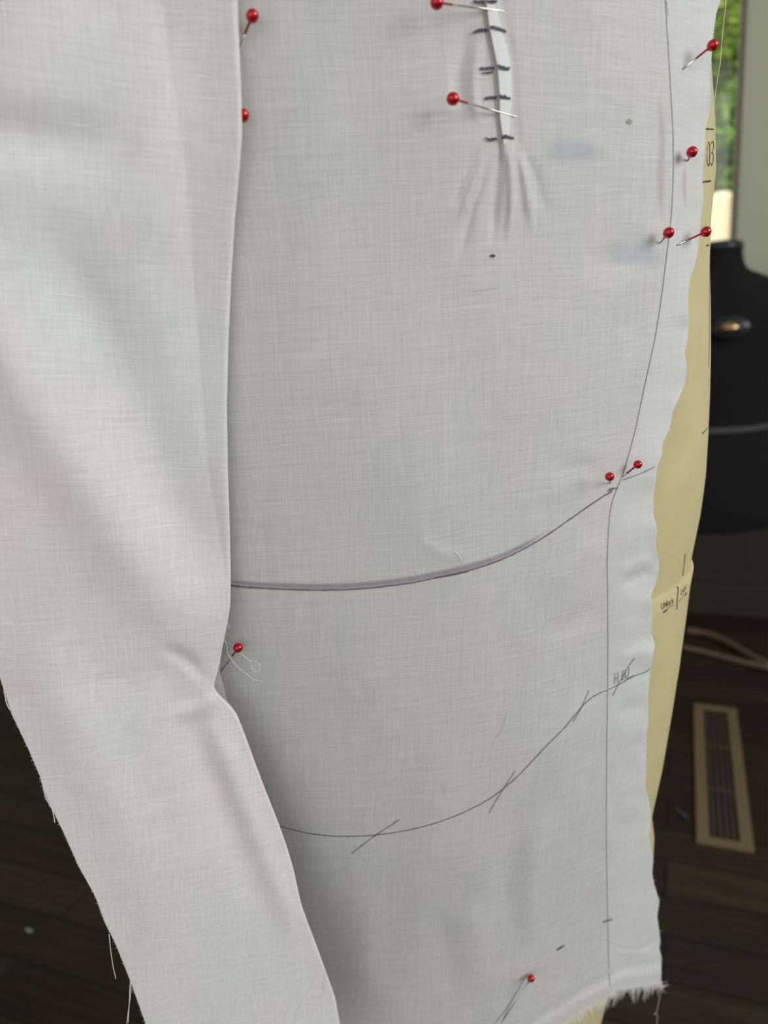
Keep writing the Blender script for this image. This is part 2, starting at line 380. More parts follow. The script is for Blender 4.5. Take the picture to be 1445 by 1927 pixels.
def leaf_mat(name, c):
    m, nt = new_mat(name); L = nt.links.new; o = N(nt, 'ShaderNodeOutputMaterial')
    oi = N(nt, 'ShaderNodeNewGeometry'); mx = N(nt, 'ShaderNodeMix', data_type='RGBA'); L(oi.outputs['Random Per Island'], mx.inputs[0])
    mx.inputs[6].default_value = (*[q*.55 for q in c], 1); mx.inputs[7].default_value = (*[min(1, q*1.5) for q in c], 1)
    d = N(nt, 'ShaderNodeBsdfDiffuse'); t = N(nt, 'ShaderNodeBsdfTranslucent'); s = N(nt, 'ShaderNodeMixShader'); s.inputs[0].default_value = .45
    L(mx.outputs[2], d.inputs[0]); L(mx.outputs[2], t.inputs[0]); L(d.outputs[0], s.inputs[1]); L(t.outputs[0], s.inputs[2]); L(s.outputs[0], o.inputs[0]); return m
m_leaf1 = leaf_mat('leaves_yellow_green', (0.34, 0.46, 0.07)); m_leaf2 = leaf_mat('leaves_mid_green', (0.20, 0.34, 0.06))
m_bark = simple('bark', (0.10, 0.075, 0.05), .9, var=.3, bump=.5)
def tree(px, py, dist, rx, rz, mat, label, nl, seed):
    r = np.random.default_rng(seed); D = raydir(px, py); c = CAM + D*(dist/D[1])
    t = empty('tree', (c[0], c[1], -.415)); tag(t, label, 'tree', None)
    V = []; Fc = []
    cl = [(r.normal(size=3)*np.array([rx, rx, rz])*.42, r.uniform(.25, .5)*rx) for _ in range(38)]
    for _ in range(nl):
        q0, cr = cl[r.integers(len(cl))]; d = r.normal(size=3); d /= np.linalg.norm(d)
        p = c + q0 + d*cr*r.uniform(.6, 1)
        if p[2] < -.3: continue
        a = r.normal(size=3); a /= np.linalg.norm(a); b = np.cross(a, r.normal(size=3)); b /= np.linalg.norm(b)
        s = r.uniform(.035, .075); nn = np.cross(a, b); k = len(V)
        V += [p-a*s, p-b*s*.45+nn*s*.1, p+a*s, p+b*s*.45+nn*s*.1]; Fc.append((k, k+1, k+2, k+3))
    mesh('foliage', V, Fc, mat, t, False)
    tube('trunk', [(c[0], c[1], -.415), (c[0]+.05, c[1], c[2]*.5), (c[0]-.03, c[1]+.03, c[2]+rz*.4)], [.13, .10, .04], m_bark, t)
tree(1345, 60, 9.0, 1.1, 1.2, m_leaf1, 'yellow-green leafy tree outside, at the top of the window', 10000, 1)
tree(1372, 330, 6.2, .55, .55, m_leaf2, 'darker green leafy shrub-like tree outside, just above the cream post', 7000, 2)
tree(1300, 260, 15, 2.4, 2.6, m_leaf1, 'broad pale green tree farthest away behind the others outside', 12000, 3)

# ------------------------------------------------------------------ things in the background
# floor register
def reg():
    A, B = floor_at(1310, 1330), floor_at(1305, 1592); C2, D2 = floor_at(1390, 1335), floor_at(1412, 1600)
    c = (A+B+C2+D2)/4; ln = (np.linalg.norm(A-B)+np.linalg.norm(C2-D2))/2; wd = (np.linalg.norm(A-C2)+np.linalg.norm(B-D2))/2
    t = empty('floor_register', (c[0], c[1], 0)); tag(t, 'tan metal air register with dark long slots, set in the wooden floor', 'air vent')
    at = lambda x, y, z: c + RX*x + RY*y + np.array([0, 0, z-c[2]])
    b = .0215
    V = []; Fc = []
    for x0, x1, y0, y1 in [(-wd/2, -wd/2+b, -ln/2, ln/2), (wd/2-b, wd/2, -ln/2, ln/2), (-wd/2+b, wd/2-b, -ln/2, -ln/2+b*.8), (-wd/2+b, wd/2-b, ln/2-b*.8, ln/2)]:
        k = len(V)
        for x in (x0, x1):
            for y in (y0, y1):
                for z in (.0005, .006): V.append(at(x, y, z))
        Fc += [(k, k+1, k+5, k+4), (k+2, k+6, k+7, k+3), (k, k+4, k+6, k+2), (k+1, k+3, k+7, k+5), (k, k+2, k+3, k+1), (k+4, k+5, k+7, k+6)]
    mesh('frame', V, Fc, m_tan, t, False)
    box('slot_bed', at(0, 0, .0012), (wd-2*b, ln-2*b*.8, .001), m_slot, t)
    for k in range(4): box('louvre', at(-(wd/2-b)+ (k+.75)*(wd-2*b)/4.5, 0, .0021), (.0035, ln-2*b*.8, .0008), m_louvre, t)
    for y in (-.08, .08): box('crossbar', at(0, y, .0024), (wd-2*b, .004, .001), m_louvre, t)
reg()
# wooden hanger
m_hang = simple('hanger_wood', (0.14, 0.095, 0.06), .5, var=.2)
def hanger():
    pts_a = [floor_at(x, y, .012) for x, y in [(1292, 1187), (1320, 1190), (1352, 1200), (1385, 1217), (1420, 1238), (1452, 1252)]]
    pts_b = [floor_at(x, y, .012) for x, y in [(1280, 1217), (1330, 1228), (1390, 1244), (1452, 1257)]]
    t = empty('clothes_hanger', tuple(floor_at(1370, 1225))); tag(t, 'pale wooden clothes hanger lying on the floor beside the cream form', 'clothes hanger')
    tube('shoulder_arm', spline(pts_a, 6), .010, m_hang, t, 10); tube('trouser_bar', spline(pts_b, 6), .008, m_hang, t, 10)
hanger()
m_lint = simple('lint', (0.07, 0.075, 0.085), .9); m_speck = simple('white_lint', (.35, .36, .36), .9)
q = [floor_at(x, y, .004) for x, y in [(1272, 1523), (1282, 1530), (1292, 1538)]]
tag(tube('fabric_scrap', spline(q, 4), .003, m_lint), 'small dark blue-grey fabric scrap on the floor left of the air register', 'scrap')
q = [floor_at(x, y, .003) for x, y in [(50, 1748), (56, 1752), (61, 1750)]]
tag(tube('thread_snip', spline(q, 4), .0022, m_speck), 'tiny white thread snip on the dark floor at bottom left', 'thread scrap')

# black dress form behind
m_black = simple('black_jersey', (0.0025, 0.0025, 0.003), .95, var=.2, scale=200)
m_blackp = simple('black_plastic', (0.025, 0.026, 0.03), .25, var=.1)
m_tape = simple('grey_tape', (0.065, 0.065, 0.07), .7)
m_brass = simple('brass', (0.75, 0.48, 0.28), .30, metal=1.)
def ring_body(secs, n=48):
    V = []
    for z, a, b, dx, dy in secs:
        for k in range(n):
            th = 2*math.pi*k/n; V.append(np.array([dx+a*math.cos(th), dy+b*math.sin(th), z]))
    Fc = grid_faces(len(secs), n, True); Fc.append(tuple(range(n))[::-1]); Fc.append(tuple(range((len(secs)-1)*n, len(secs)*n)))
    return V, Fc
def black_form():
    c = unproj(1336, 984, 1.86); zt = lambda y: unproj(1372, y, 1.86)[2]
    t = empty('dress_form', (c[0], c[1], 0)); tag(t, 'black padded dress form with a grey waist tape, in front of the window wall', 'dress form')
    zb = zt(978); zn = zt(476); zsh = zt(530); zw = zt(787)
    s = spline([(zb, .165, .110), (zb+.06, .184, .122), (zb+.16, .178, .118), (zw-.03, .148, .098), (zw+.02, .146, .096), (zw+.12, .160, .113), (zsh-.10, .165, .115), (zsh-.03, .162, .085), (zsh+.005, .105, .062), (zsh+.022, .062, .052), (zsh+.040, .048, .045), (zn, .043, .042)], 5)
    secs = [(z, a, b, c[0], c[1]) for z, a, b in s]; V, Fc = ring_body(secs)
    mesh('torso', V, Fc, m_black, t)
    V, Fc = ring_body([(zn-.002, .044, .043, c[0], c[1]), (zn+.008, .046, .045, c[0], c[1]), (zn+.016, .042, .042, c[0], c[1]), (zn+.020, .030, .032, c[0], c[1])])
    mesh('neck_cap', V, Fc, m_blackp, t)
    V, Fc = ring_body([(zw-.006, .149, .0985, c[0], c[1]), (zw+.0065, .149, .0985, c[0], c[1])]); mesh('waist_tape', V, Fc[:-2], m_tape, t)
    # adjustment dial with a brass centre
    D = raydir(1374, 617); 
    zc = unproj(1374, 617, 1.61)
    nrm = -D/np.linalg.norm(D); s1 = np.cross([0, 0, 1], nrm); s1 /= np.linalg.norm(s1); s2 = np.cross(nrm, s1)
    V = []; prof = [(.040, -.012), (.040, .0), (.036, .004)]
    for rr, hh in prof: V += [zc + nrm*hh + (s1*math.cos(2*math.pi*k/32)+s2*math.sin(2*math.pi*k/32)*.6)*rr for k in range(32)]
    Fc = grid_faces(3, 32, True); Fc.append(tuple(range(64, 96))); dl = mesh('dial', V, Fc, m_blackp, t)
    V = []; prof = [(.021, .004), (.020, .010), (.014, .016), (.006, .019), (.001, .0195)]
    for rr, hh in prof: V += [zc + nrm*hh + (s1*math.cos(2*math.pi*k/32)+s2*math.sin(2*math.pi*k/32)*.6)*rr for k in range(32)]
    mesh('dial_centre', V, grid_faces(5, 32, True), m_brass, dl)
    k_ = (YB-.002 - c@RY)
    hb = c + RY*k_
    tube('wall_bracket', [(c[0], c[1], zw), (hb[0], hb[1], zw)], .014, m_blackp, t, 12)
black_form()

# ------------------------------------------------------------------ the cream form under the muslin
form = empty('dress_form', (0, float(fcy(.8)), 0)); tag(form, 'cream fabric dress form the white muslin is pinned on', 'dress form')
ZR = .8115
def body(name, z0, z1, grow, mat, cap0=True, cap1=True):
    zs = np.arange(z0, z1+.001, .01); s = [(z, fa(z)+grow, fb(z)+grow, fcx(z), fcy(z)) for z in zs]
    if not cap0 is True: pass
    lip = s[-1]; s.append((lip[0]+.001, lip[1]-.0012, lip[2]-.0012, lip[3], lip[4])); s.append((lip[0]+.0015, lip[1]-.003, lip[2]-.003, lip[3], lip[4]))
    V, Fc = ring_body(s, 160); return mesh(name, V, Fc, mat, form)
body('upper_body', .80, 1.30, 0., m_form); hip_part = body('lower_body', .42, ZR-.0015, .0018, m_form)
mesh_neck, f_ = ring_body([(1.30, .188, .10, -.03, float(fcy(1.3))), (1.36, .15, .085, -.03, .39), (1.40, .07, .06, -.03, .40), (1.46, .055, .055, -.03, .40), (1.47, .03, .03, -.03, .40)])
mesh('neck', mesh_neck, f_, m_form, form)
tube('stand_pole', [(0, float(fcy(.5)), .03), (0, float(fcy(.5)), .44)], .016, m_steel, form, 16)
V, Fc = ring_body([(0.001, .16, .16, 0, float(fcy(.5))), (.018, .16, .16, 0, float(fcy(.5))), (.03, .06, .06, 0, float(fcy(.5)))]); mesh('stand_base', V, Fc, m_blackp, form)
def hit_form(x, y, grow=.0):
    D = raydir(x, y); ts = np.linspace(.2, .6, 4001); P = CAM + D*ts[:, None]
    z = P[:, 2]; g = grow + np.where(z < ZR, .0018, 0.)
    q = ((P[:, 0]-fcx(z))/(fa(z)+g))**2 + ((P[:, 1]-fcy(z))/(fb(z)+g))**2
    k = np.argmax(q < 1) if (q < 1).any() else int(np.argmin(q)); return P[k] - D*.0003
# printed marks on the form
def ribbon_geo(P, wid, nrm=None):
    """P: 3D points, widths in metres; flat strip facing the camera side"""
    V = []; UV = []; n = len(P); acc = 0
    for i in range(n):
        t = P[min(i+1, n-1)]-P[max(i-1, 0)]; t = t/(np.linalg.norm(t)+1e-12)
        v = CAM-P[i]; v /= np.linalg.norm(v); s = np.cross(t, v) if nrm is None else np.cross(t, nrm[i]); s /= np.linalg.norm(s)+1e-12
        if i: acc += np.linalg.norm(P[i]-P[i-1])
        for k in (-1, 0, 1): V.append(P[i]+s*wid[i]*.5*k); UV.append((i/(n-1), k))
    return V, UV, grid_faces(n, 3)
def strokes(name, lst, mat, parent, label=None):
    V = []; UV = []; Fc = []
    for it in lst:
        if isinstance(it[0], str):
            k = len(V); V += it[1]; UV += it[2]; Fc += [tuple(i+k for i in q) for q in it[3]]; continue
        P, wd = it
        v, u, f = ribbon_geo(P, wd if hasattr(wd, '__len__') else [wd]*len(P)); k = len(V)
        V += v; UV += u; Fc += [tuple(i+k for i in q) for q in f]
    o = mesh(name, V, Fc, mat, parent, True, UV)
    if label: o['label'] = label
    return o
def form_stroke(pts, wpx):
    q = spline(pts, 5) if len(pts) > 2 else np.linspace(pts[0], pts[1], 6)
    return ([hit_form(x, y) for x, y in q], wpx*.00025)
strokes('tape_tick', [form_stroke([(1328, 242.5), (1343, 244)], 3.5)], m_print, form)
strokes('tape_tick', [form_stroke([(1321, 343), (1337.5, 340.5)], 3.5)], m_print, form)
strokes('tape_tick', [form_stroke([(1329, 462.5), (1334, 461)], 3.5)], m_print, form)
strokes('tape_tick', [form_stroke([(1320.5, 816), (1326, 811), (1331, 804)], 3.5)], m_print, form)
strokes('printed_number', [form_stroke(p, 2.6) for p in ([(1332.5, 267), (1331, 275), (1330, 290), (1330, 302), (1331.2, 310), (1333.6, 311), (1334.6, 300), (1335, 285), (1334.5, 270), (1332.5, 267)],
    [(1338, 271), (1339.5, 267), (1341.5, 268), (1342, 277), (1340, 286), (1338.8, 288)], [(1338.8, 288), (1341, 290), (1341.5, 299), (1340, 309), (1338, 311), (1337, 306)])], m_print, form)
strokes('seam_line', [form_stroke([(1336, 470), (1334.5, 560), (1334.5, 640), (1333, 690)], 1.4)], m_print, form)
strokes('join_mark', [form_stroke([(1289, 1042), (1287, 1062), (1284, 1084)], 3)], m_print, form)
strokes('join_mark', [form_stroke([(1274.6, 1104), (1275.5, 1110), (1273.5, 1128), (1272.5, 1147)], 4)], m_print, form)
GL = {'U': [[(0, 1), (0, .25), (.15, 0), (.45, 0), (.6, .25), (.6, 1)]], 'L': [[(0, 1), (0, 0), (.5, 0)]], 'n': [[(0, .65), (0, 0)], [(0, .45), (.2, .65), (.42, .55), (.45, 0)]],
      'l': [[(0, 1), (0, 0)]], 'o': [[(.25, .65), (.05, .5), (.05, .15), (.25, 0), (.45, .15), (.45, .5), (.25, .65)]], 'c': [[(.42, .55), (.2, .65), (.03, .4), (.1, .08), (.42, .06)]],
      'k': [[(0, 1), (0, 0)], [(.42, .65), (0, .3)], [(.12, .38), (.45, 0)]]}
ADV = {'U': .8, 'n': .62, 'l': .2, 'o': .62, 'c': .6, 'k': .55, 'L': .62}
def word(txt, x0, y0, x1, y1, h, wpx):
    tot = sum(ADV[c] for c in txt); L_ = math.hypot(x1-x0, y1-y0); sx = L_/tot; ex = np.array([(x1-x0)/L_, (y1-y0)/L_]); out = []; p = 0
    for c in txt:
        for s in GL[c]: out.append(form_stroke([(x0+ex[0]*(p+a)*sx, y0+ex[1]*(p+a)*sx - b*h) for a, b in s], wpx))
        p += ADV[c]
    return out
strokes('printed_word', word('Unlock', 1244.5, 1146, 1268, 1134.5, 11, 1.9), m_print, form)
strokes('printed_word', word('Lock', 1281.5, 1119, 1291, 1109, 10, 1.6), m_print, form)
strokes('arrow', [form_stroke([(1268, 1138), (1260, 1142), (1250, 1150)], 1.8), form_stroke([(1254, 1146.5), (1247.5, 1152)], 7)], m_print, form)
strokes('arrow', [form_stroke([(1278, 1131), (1284, 1124), (1290, 1117)], 1.8), form_stroke([(1288, 1120), (1290.5, 1114)], 6)], m_print, form)

# ------------------------------------------------------------------ muslin panels
SEAM = [(1250, -260), (1251, -60), (1253, 0), (1257, 60), (1261, 130), (1265, 200), (1268, 260), (1268, 330), (1266, 380), (1262, 430), (1257, 470), (1252, 510), (1243, 580), (1233, 640), (1220, 700), (1206, 765), (1194, 820), (1180, 870), (1168, 905), (1158, 930), (1151, 955), (1147, 990), (1144, 1060), (1145, 1130), (1145, 1260), (1143, 1400), (1142, 1550), (1143, 1650), (1145, 1750), (1146, 1800), (1149, 1860), (1150, 1900)]
EDGE = [(1358, -260), (1357, -60), (1356, 0), (1347, 25), (1340, 75), (1338, 110), (1336, 150), (1337, 175), (1333, 215), (1327, 245), (1323.5, 300), (1321, 345), (1323, 380), (1317.5, 410), (1315, 450), (1311, 480), (1306, 503), (1298, 522), (1295, 545), (1294, 580), (1295.5, 602), (1293, 640), (1288, 662), (1291.6, 692), (1288, 725), (1277, 750), (1265.6, 775), (1259, 808), (1247.5, 832), (1243.6, 860), (1236, 880), (1233, 905), (1229, 935), (1228.5, 965), (1236, 1000), (1233, 1025), (1240, 1068), (1233, 1100), (1224.6, 1120), (1226.7, 1165), (1225, 1190), (1232, 1215), (1226.7, 1240), (1223, 1265), (1219, 1310), (1219, 1360), (1216, 1385), (1215.5, 1430), (1214, 1480), (1224, 1525), (1223, 1560), (1221, 1572), (1228, 1620), (1226.5, 1645), (1230.6, 1665), (1240, 1695), (1236, 1725), (1239, 1745), (1242, 1770), (1240, 1785), (1244, 1800), (1243.4, 1850), (1243, 1870)]
DART = [(895, -260), (905, -60), (912, 0), (915, 22), (919, 52), (927, 92), (934, 130), (938, 185), (938, 215), (941, 240), (945, 270), (946, 300)]
def seam_x(y): return np.interp(y, [p[1] for p in SEAM], [p[0] for p in SEAM])
def edge_x(y): return np.interp(y, [p[1] for p in EDGE], [p[0] for p in EDGE])
def disp_front(x, y):
    h = vnoise(x, y, 190, 330, 3)*.0010 + vnoise(x, y, 90, 200, 4)*.0004
    low = sstep(1150, 1600, y)
    h += low*vnoise(x+y*.18, y, 75, 420, 5)*.0012
    # tucked dart: a lip on the left, the fold sloping down to the right
    d, s, t = seg_dist(x, y, DART)
    ds = d*s; fade = 1-sstep(262, 330, y)
    wid = 26 - 4*sstep(100, 300, y)
    lip = sstep(-1.6, 1.6, ds-1.0)*np.clip(1-(ds/wid), 0, 1)**.8
    h += fade*.0014*lip + fade*(-.0004)*np.exp(-((ds+4)/5.)**2)
    h += fade*(-.0005)*np.exp(-((ds-wid-6)/9.)**2)
    # drag lines that fan out below the dart
    for poly, wd, am in [([(945, 262), (938, 330), (930, 400), (925, 470)], 9, -.0011), ([(958, 262), (962, 330), (962, 400), (950, 470)], 8, .0010),
                         ([(930, 280), (905, 340), (880, 420), (858, 520)], 10, -.0009), ([(922, 280), (892, 350), (862, 430)], 9, .0008),
                         ([(968, 262), (985, 320), (995, 380), (1002, 450)], 9, .0009), ([(975, 270), (1008, 340), (1030, 420)], 12, -.0005),
                         ([(895, 40), (870, 100), (862, 160), (868, 240)], 14, -.0010), ([(912, 60), (895, 120), (893, 190), (905, 250)], 10, .0006),
                         ([(905, 270), (872, 330), (842, 400)], 9, -.0005)]:
        h += fold(x, y, poly, wd, am*1.5)
    # pulls around the hip and the lower side
    for poly, wd, am in [([(1140, 1000), (1090, 1060), (1010, 1130)], 26, .0012), ([(1135, 1130), (1080, 1170), (1000, 1210)], 22, -.0009),
                         ([(1120, 1290), (1085, 1350), (1050, 1420), (1030, 1520)], 30, .0018), ([(1010, 1480), (960, 1560), (950, 1680), (960, 1760)], 28, -.0013),
                         ([(1045, 1500), (1010, 1600), (1000, 1720), (1005, 1800)], 24, .0016), ([(870, 1680), (900, 1780), (900, 1900)], 30, .0014),
                         ([(820, 1700), (840, 1800), (850, 1927)], 26, -.0011), ([(1085, 1760), (1010, 1800), (930, 1880)], 20, .0012),
                         ([(700, 1650), (690, 1780), (700, 1920)], 34, .0014), ([(780, 1010), (830, 1040), (900, 1052)], 14, .0004),
                         ([(1135, 900), (1090, 880), (1030, 900)], 24, -.0008), ([(1240, 450), (1170, 470), (1080, 520)], 26, -.0009), ([(1250, 500), (1180, 540), (1120, 610)], 24, .0006)]:
        h += fold(x, y, poly, wd, am*1.3)
    # the lowest hand's breadth curls out towards the hem
    return h
def hem_y(x): return np.interp(x, [300, 560, 950, 1063, 1094, 1138, 1166, 1207, 1243, 1260], [2080, 2060, 1995, 1925, 1902, 1880, 1861.6, 1856, 1850.5, 1850])
def disp_side(x, y):
    h = vnoise(x, y, 60, 130, 8)*.0014 + vnoise(x, y, 34, 55, 9)*.0009
    e = edge_x(y)-x; k = np.exp(-np.maximum(e, 0)/26.)
    h += k*(vnoise(x*0, y, 1, 34, 10)*.0022 + .0006) * (.35+.65*sstep(450, 750, y))
    for poly, wd, am in [([(1236, 1070), (1200, 1085), (1155, 1110)], 12, -.0013), ([(1238, 1050), (1200, 1060), (1160, 1085)], 12, .0012),
                         ([(1232, 1215), (1195, 1230), (1150, 1240)], 14, .0011), ([(1225, 1320), (1190, 1330), (1150, 1350)], 14, -.001), ([(1224, 1525), (1190, 1520), (1150, 1540)], 16, .001),
                         ([(1240, 1760), (1215, 1782), (1175, 1786), (1140, 1768)], 5, -.0007), ([(1240, 1768), (1215, 1790), (1175, 1794), (1140, 1776)], 5, .0006)]:
        h += fold(x, y, poly, wd, am)
    return h
def hem_disp(x, y):
    g = hem_y(x)-y
    return (.0009+.0012*sstep(1060, 1200, x))*np.exp(-((g-20)/12.)**2) * (1+.35*vnoise(x, y*0, 22, 1, 12)) - .0012*np.exp(-((g-40)/10.)**2) + .0006*np.exp(-(g/7)**2)*vnoise(x, y*0, 14, 1, 13)
def Wfront(x, y): return disp_front(x, y) + hem_disp(x, y)
def Wside(x, y):
    k = sstep(-4, 34, x-seam_x(y)); return disp_side(x, y)*k + disp_front(x, y)*(1-k) + hem_disp(x, y)
def push(P, h):   # lift the cloth off its base sheet, outwards
    d = CAM-P; d = d/np.linalg.norm(d, axis=-1, keepdims=True)
    return P + d*h[..., None]
LIFT = .0019     # front panel lies on the side panel's seam allowance
def on_front(x, y, lift=.0): x = np.asarray(x, float); y = np.asarray(y, float); return push(hit(x, y, F), Wfront(x, y)+LIFT+lift)
def on_side(x, y, lift=.0): x = np.asarray(x, float); y = np.asarray(y, float); return push(hit(x, y, F), Wside(x, y)+.0010+lift)
def arc_uv(P):
    du = np.linalg.norm(np.diff(P, axis=1), axis=2); u = np.concatenate([np.zeros((P.shape[0], 1)), np.cumsum(du, 1)], 1)
    u = u - u[:, -1:] + 0
    return np.stack([u, P[..., 2]], -1)
def sheet(name, X, Y, P, mat, parent=None, thick=.00035):
    nr, nc = X.shape; UV = np.stack([P[..., 0]*1.03 + P[..., 1]*.35, P[..., 2]*1.02], -1)
    o = mesh(name, P.reshape(-1, 3), grid_faces(nr, nc), mat, parent, True, UV.reshape(-1, 2))
    sm = o.modifiers.new('thickness', 'SOLIDIFY'); sm.thickness = thick; sm.offset = 0
    return o
def build_panel(name, left, right, nc, nr, ytop, fn, mat, extra=None):
    s = np.linspace(0, 1, nc); t = np.linspace(0, 1, nr); S, T = np.meshgrid(s, t)
    if extra is not None: S = extra(S)
    Yg = np.full_like(S, 0.)
    xb = left(np.full_like(S, 1900.))*(1-S)+right(np.full_like(S, 1860.))*S
    yb = hem_y(xb); Yg = ytop + (yb-ytop)*T
    Xg = left(Yg)*(1-S)+right(Yg)*S
    return sheet(name, Xg, Yg, fn(Xg, Yg), mat)
def dense_dart(S):   # finer columns where the dart lies
    s = S[0]; x = np.linspace(0, 1, 4000); dens = 1+2.2*np.exp(-((x-.66)/.09)**2); c = np.cumsum(dens); c = (c-c[0])/(c[-1]-c[0])
    return np.tile(np.interp(s, c, x), (S.shape[0], 1))
front = build_panel('front_panel', lambda y: np.full_like(y, 300.), seam_x, 380, 560, -260, on_front, m_front, dense_dart)
front.name = 'muslin_front_panel'
tag(front, 'large white muslin panel with a tucked dart and pencilled hip lines, pinned over the form', 'fabric panel')
side = build_panel('side_panel', lambda y: seam_x(y)-26, edge_x, 70, 900, -260, on_side, m_side)
side.name = 'muslin_side_panel'
tag(side, 'narrow white muslin side panel with a frayed right edge beside the bare cream form', 'fabric panel')

# marks: pencil, marker, stains, painted dart shade
def mark(name, pts, wpx, mat, fn=None, parent=None, n=8, lift=.00045, taper=False, jitter=0., label=None):
    fn = fn or on_front; parent = parent or front
    q = spline(pts, n) if len(pts) > 2 else np.array([np.array(pts[0])*(1-t)+np.array(pts[1])*t for t in np.linspace(0, 1, n)])
    q = np.asarray(q, float)
    if jitter: q = q + rng.normal(size=q.shape)*jitter
    wid = np.full(len(q), float(wpx)) if np.isscalar(wpx) else np.interp(np.linspace(0, 1, len(q)), np.linspace(0, 1, len(wpx)), wpx)
    if taper: wid = wid*np.clip(np.sin(np.linspace(.12, math.pi-.12, len(q)))*1.8, .2, 1)
    if jitter: wid = wid*(1+rng.normal(size=len(q))*.12)
    tg = np.gradient(q, axis=0); tg /= np.linalg.norm(tg, axis=1, keepdims=True)+1e-9; nn = np.stack([-tg[:, 1], tg[:, 0]], 1)
    m = 3 if wid.max() < 9 else 13
    V = []; UV = []
    for i in range(len(q)):
        k = np.linspace(-1, 1, m); c = q[i]+nn[i]*(wid[i]*.5*k)[:, None]
        V += list(fn(c[:, 0], c[:, 1], lift)); UV += [(i/(len(q)-1), kk) for kk in k]
    return ('mesh', V, UV, grid_faces(len(q), m))
def put(name, marks, mat, parent=None, label=None): return strokes(name, marks, mat, parent or front, label)
sl_pts = [p for p in SEAM if p[1] < 1862]
mk = mark('', [(p[0]-1.2, p[1]) for p in sl_pts], 1.9, None, lift=.0005, n=10); put('seam_line', [mk], m_seam)
put('seam_tail', [mark('', [(1253, 0), (1257.5, 32)], 3, None, taper=True)], m_pencil_faint)
# purple basting line across the hip
PL = [(425, 1100), (445, 1103), (480, 1106), (540, 1109), (600, 1110.5), (660, 1109), (720, 1104), (780, 1096), (822, 1087), (870, 1077), (920, 1062), (960, 1046), (1000, 1025), (1040, 1000), (1080, 972), (1120, 944), (1152, 924)]
put('purple_line', [mark('', [(x, y-7) for x, y in PL[:14]], [6, 13, 15, 17, 18, 18, 14, 6], None, lift=.0004)], m_purple)
put('purple_edge_line', [mark('', PL, [5.5, 5, 4.2, 4, 4, 3.6, 3.6, 4.2], None, lift=.0005, jitter=.12)], m_purple_dk)
put('pencil_dash', [mark('', [(820, 1087), (845, 1083), (882, 1075)], [3, 6, 3], None, lift=.0006, jitter=.3)], m_pencil)
put('pencil_dash', [mark('', [(1144, 924), (1150, 920.5), (1162, 918)], [4, 7, 3], None, lift=.0006)], m_pencil)
HB = [(515, 1552), (545, 1560), (585, 1569), (625, 1573.5), (665, 1574), (712, 1571), (770, 1562), (820, 1549), (870, 1530), (910, 1510), (940, 1490), (970, 1465), (1000, 1434), (1030, 1402), (1060, 1372), (1085, 1342), (1107, 1318), (1125, 1306), (1143, 1299)]
put('hip_balance_line', [mark('', HB, 2.7, None, lift=.0006, jitter=.12)], m_pencil)
put('cross_mark', [mark('', [(662, 1606), (700, 1577), (752, 1542)], 2.6, None, lift=.0007, jitter=.15)], m_pencil)
put('cross_mark', [mark('', [(920, 1530), (942, 1493), (969, 1451)], 2.3, None, lift=.0007, jitter=.15)], m_pencil)
put('cross_mark', [mark('', [(1078, 1359), (1095, 1330), (1108, 1299)], 2.1, None, lift=.0007)], m_pencil)
put('hip_balance_line', [mark('', [(1143, 1299), (1165, 1288), (1190, 1274), (1205, 1268), (1216, 1264), (1223, 1258)], 2.4, None, fn=on_side)], m_pencil, side)
sd = lambda p, wd=1.9: mark('', p, wd, None, fn=on_side, lift=.0008)
def z5(x, y): return (1050+x*200/1445., 1220+y*160/1156.)
put('letter_H', [sd([z5(775, 335), z5(772, 420), z5(768, 495)]), sd([z5(815, 320), z5(818, 390), z5(812, 470)]), sd([z5(772, 425), z5(816, 395)])], m_pencil, side)
put('letter_B', [sd([z5(880, 320), z5(876, 380), z5(868, 440)]), sd([z5(868, 325), z5(905, 298), z5(925, 318), z5(905, 350), z5(878, 372)]), sd([z5(878, 372), z5(915, 355), z5(922, 385), z5(875, 430)])], m_pencil, side)
put('letter_L', [sd([z5(970, 265), z5(960, 340), z5(940, 412)]), sd([z5(940, 418), z5(990, 390), z5(1035, 365)], 2.4)], m_pencil, side)
put('cross_mark', [sd([z5(745, 648), z5(830, 480), z5(930, 300), z5(985, 210), z5(1045, 130)])], m_pencil, side)
put('cross_mark', [sd([z5(900, 352), z5(925, 400), z5(908, 465)], 2.)], m_pencil_faint, side)
put('pencil_line', [mark('', [(1172, 903), (1190, 897), (1215, 887), (1233, 878)], [5, 4.5, 4, 3.5], None, fn=on_side, lift=.0008)], m_pencil_faint, side)
put('balance_tick', [mark('', [(1135, 1736), (1143, 1733), (1152, 1731)], [3, 5, 4], None, fn=on_front, lift=.0022)], m_pencil)
put('balance_tick', [mark('', [(1047, 1789), (1054, 1784), (1062, 1779)], [2, 5, 2], None, lift=.0007)], m_marker)
put('pencil_line', [mark('', [(932, 1925), (948, 1905), (965, 1880), (980, 1855), (992, 1832)], [3, 3, 4, 3, 2], None, lift=.0007)], m_pencil_faint)
def zd(x, y): return (780+x*280/1445., y*340/1755.)
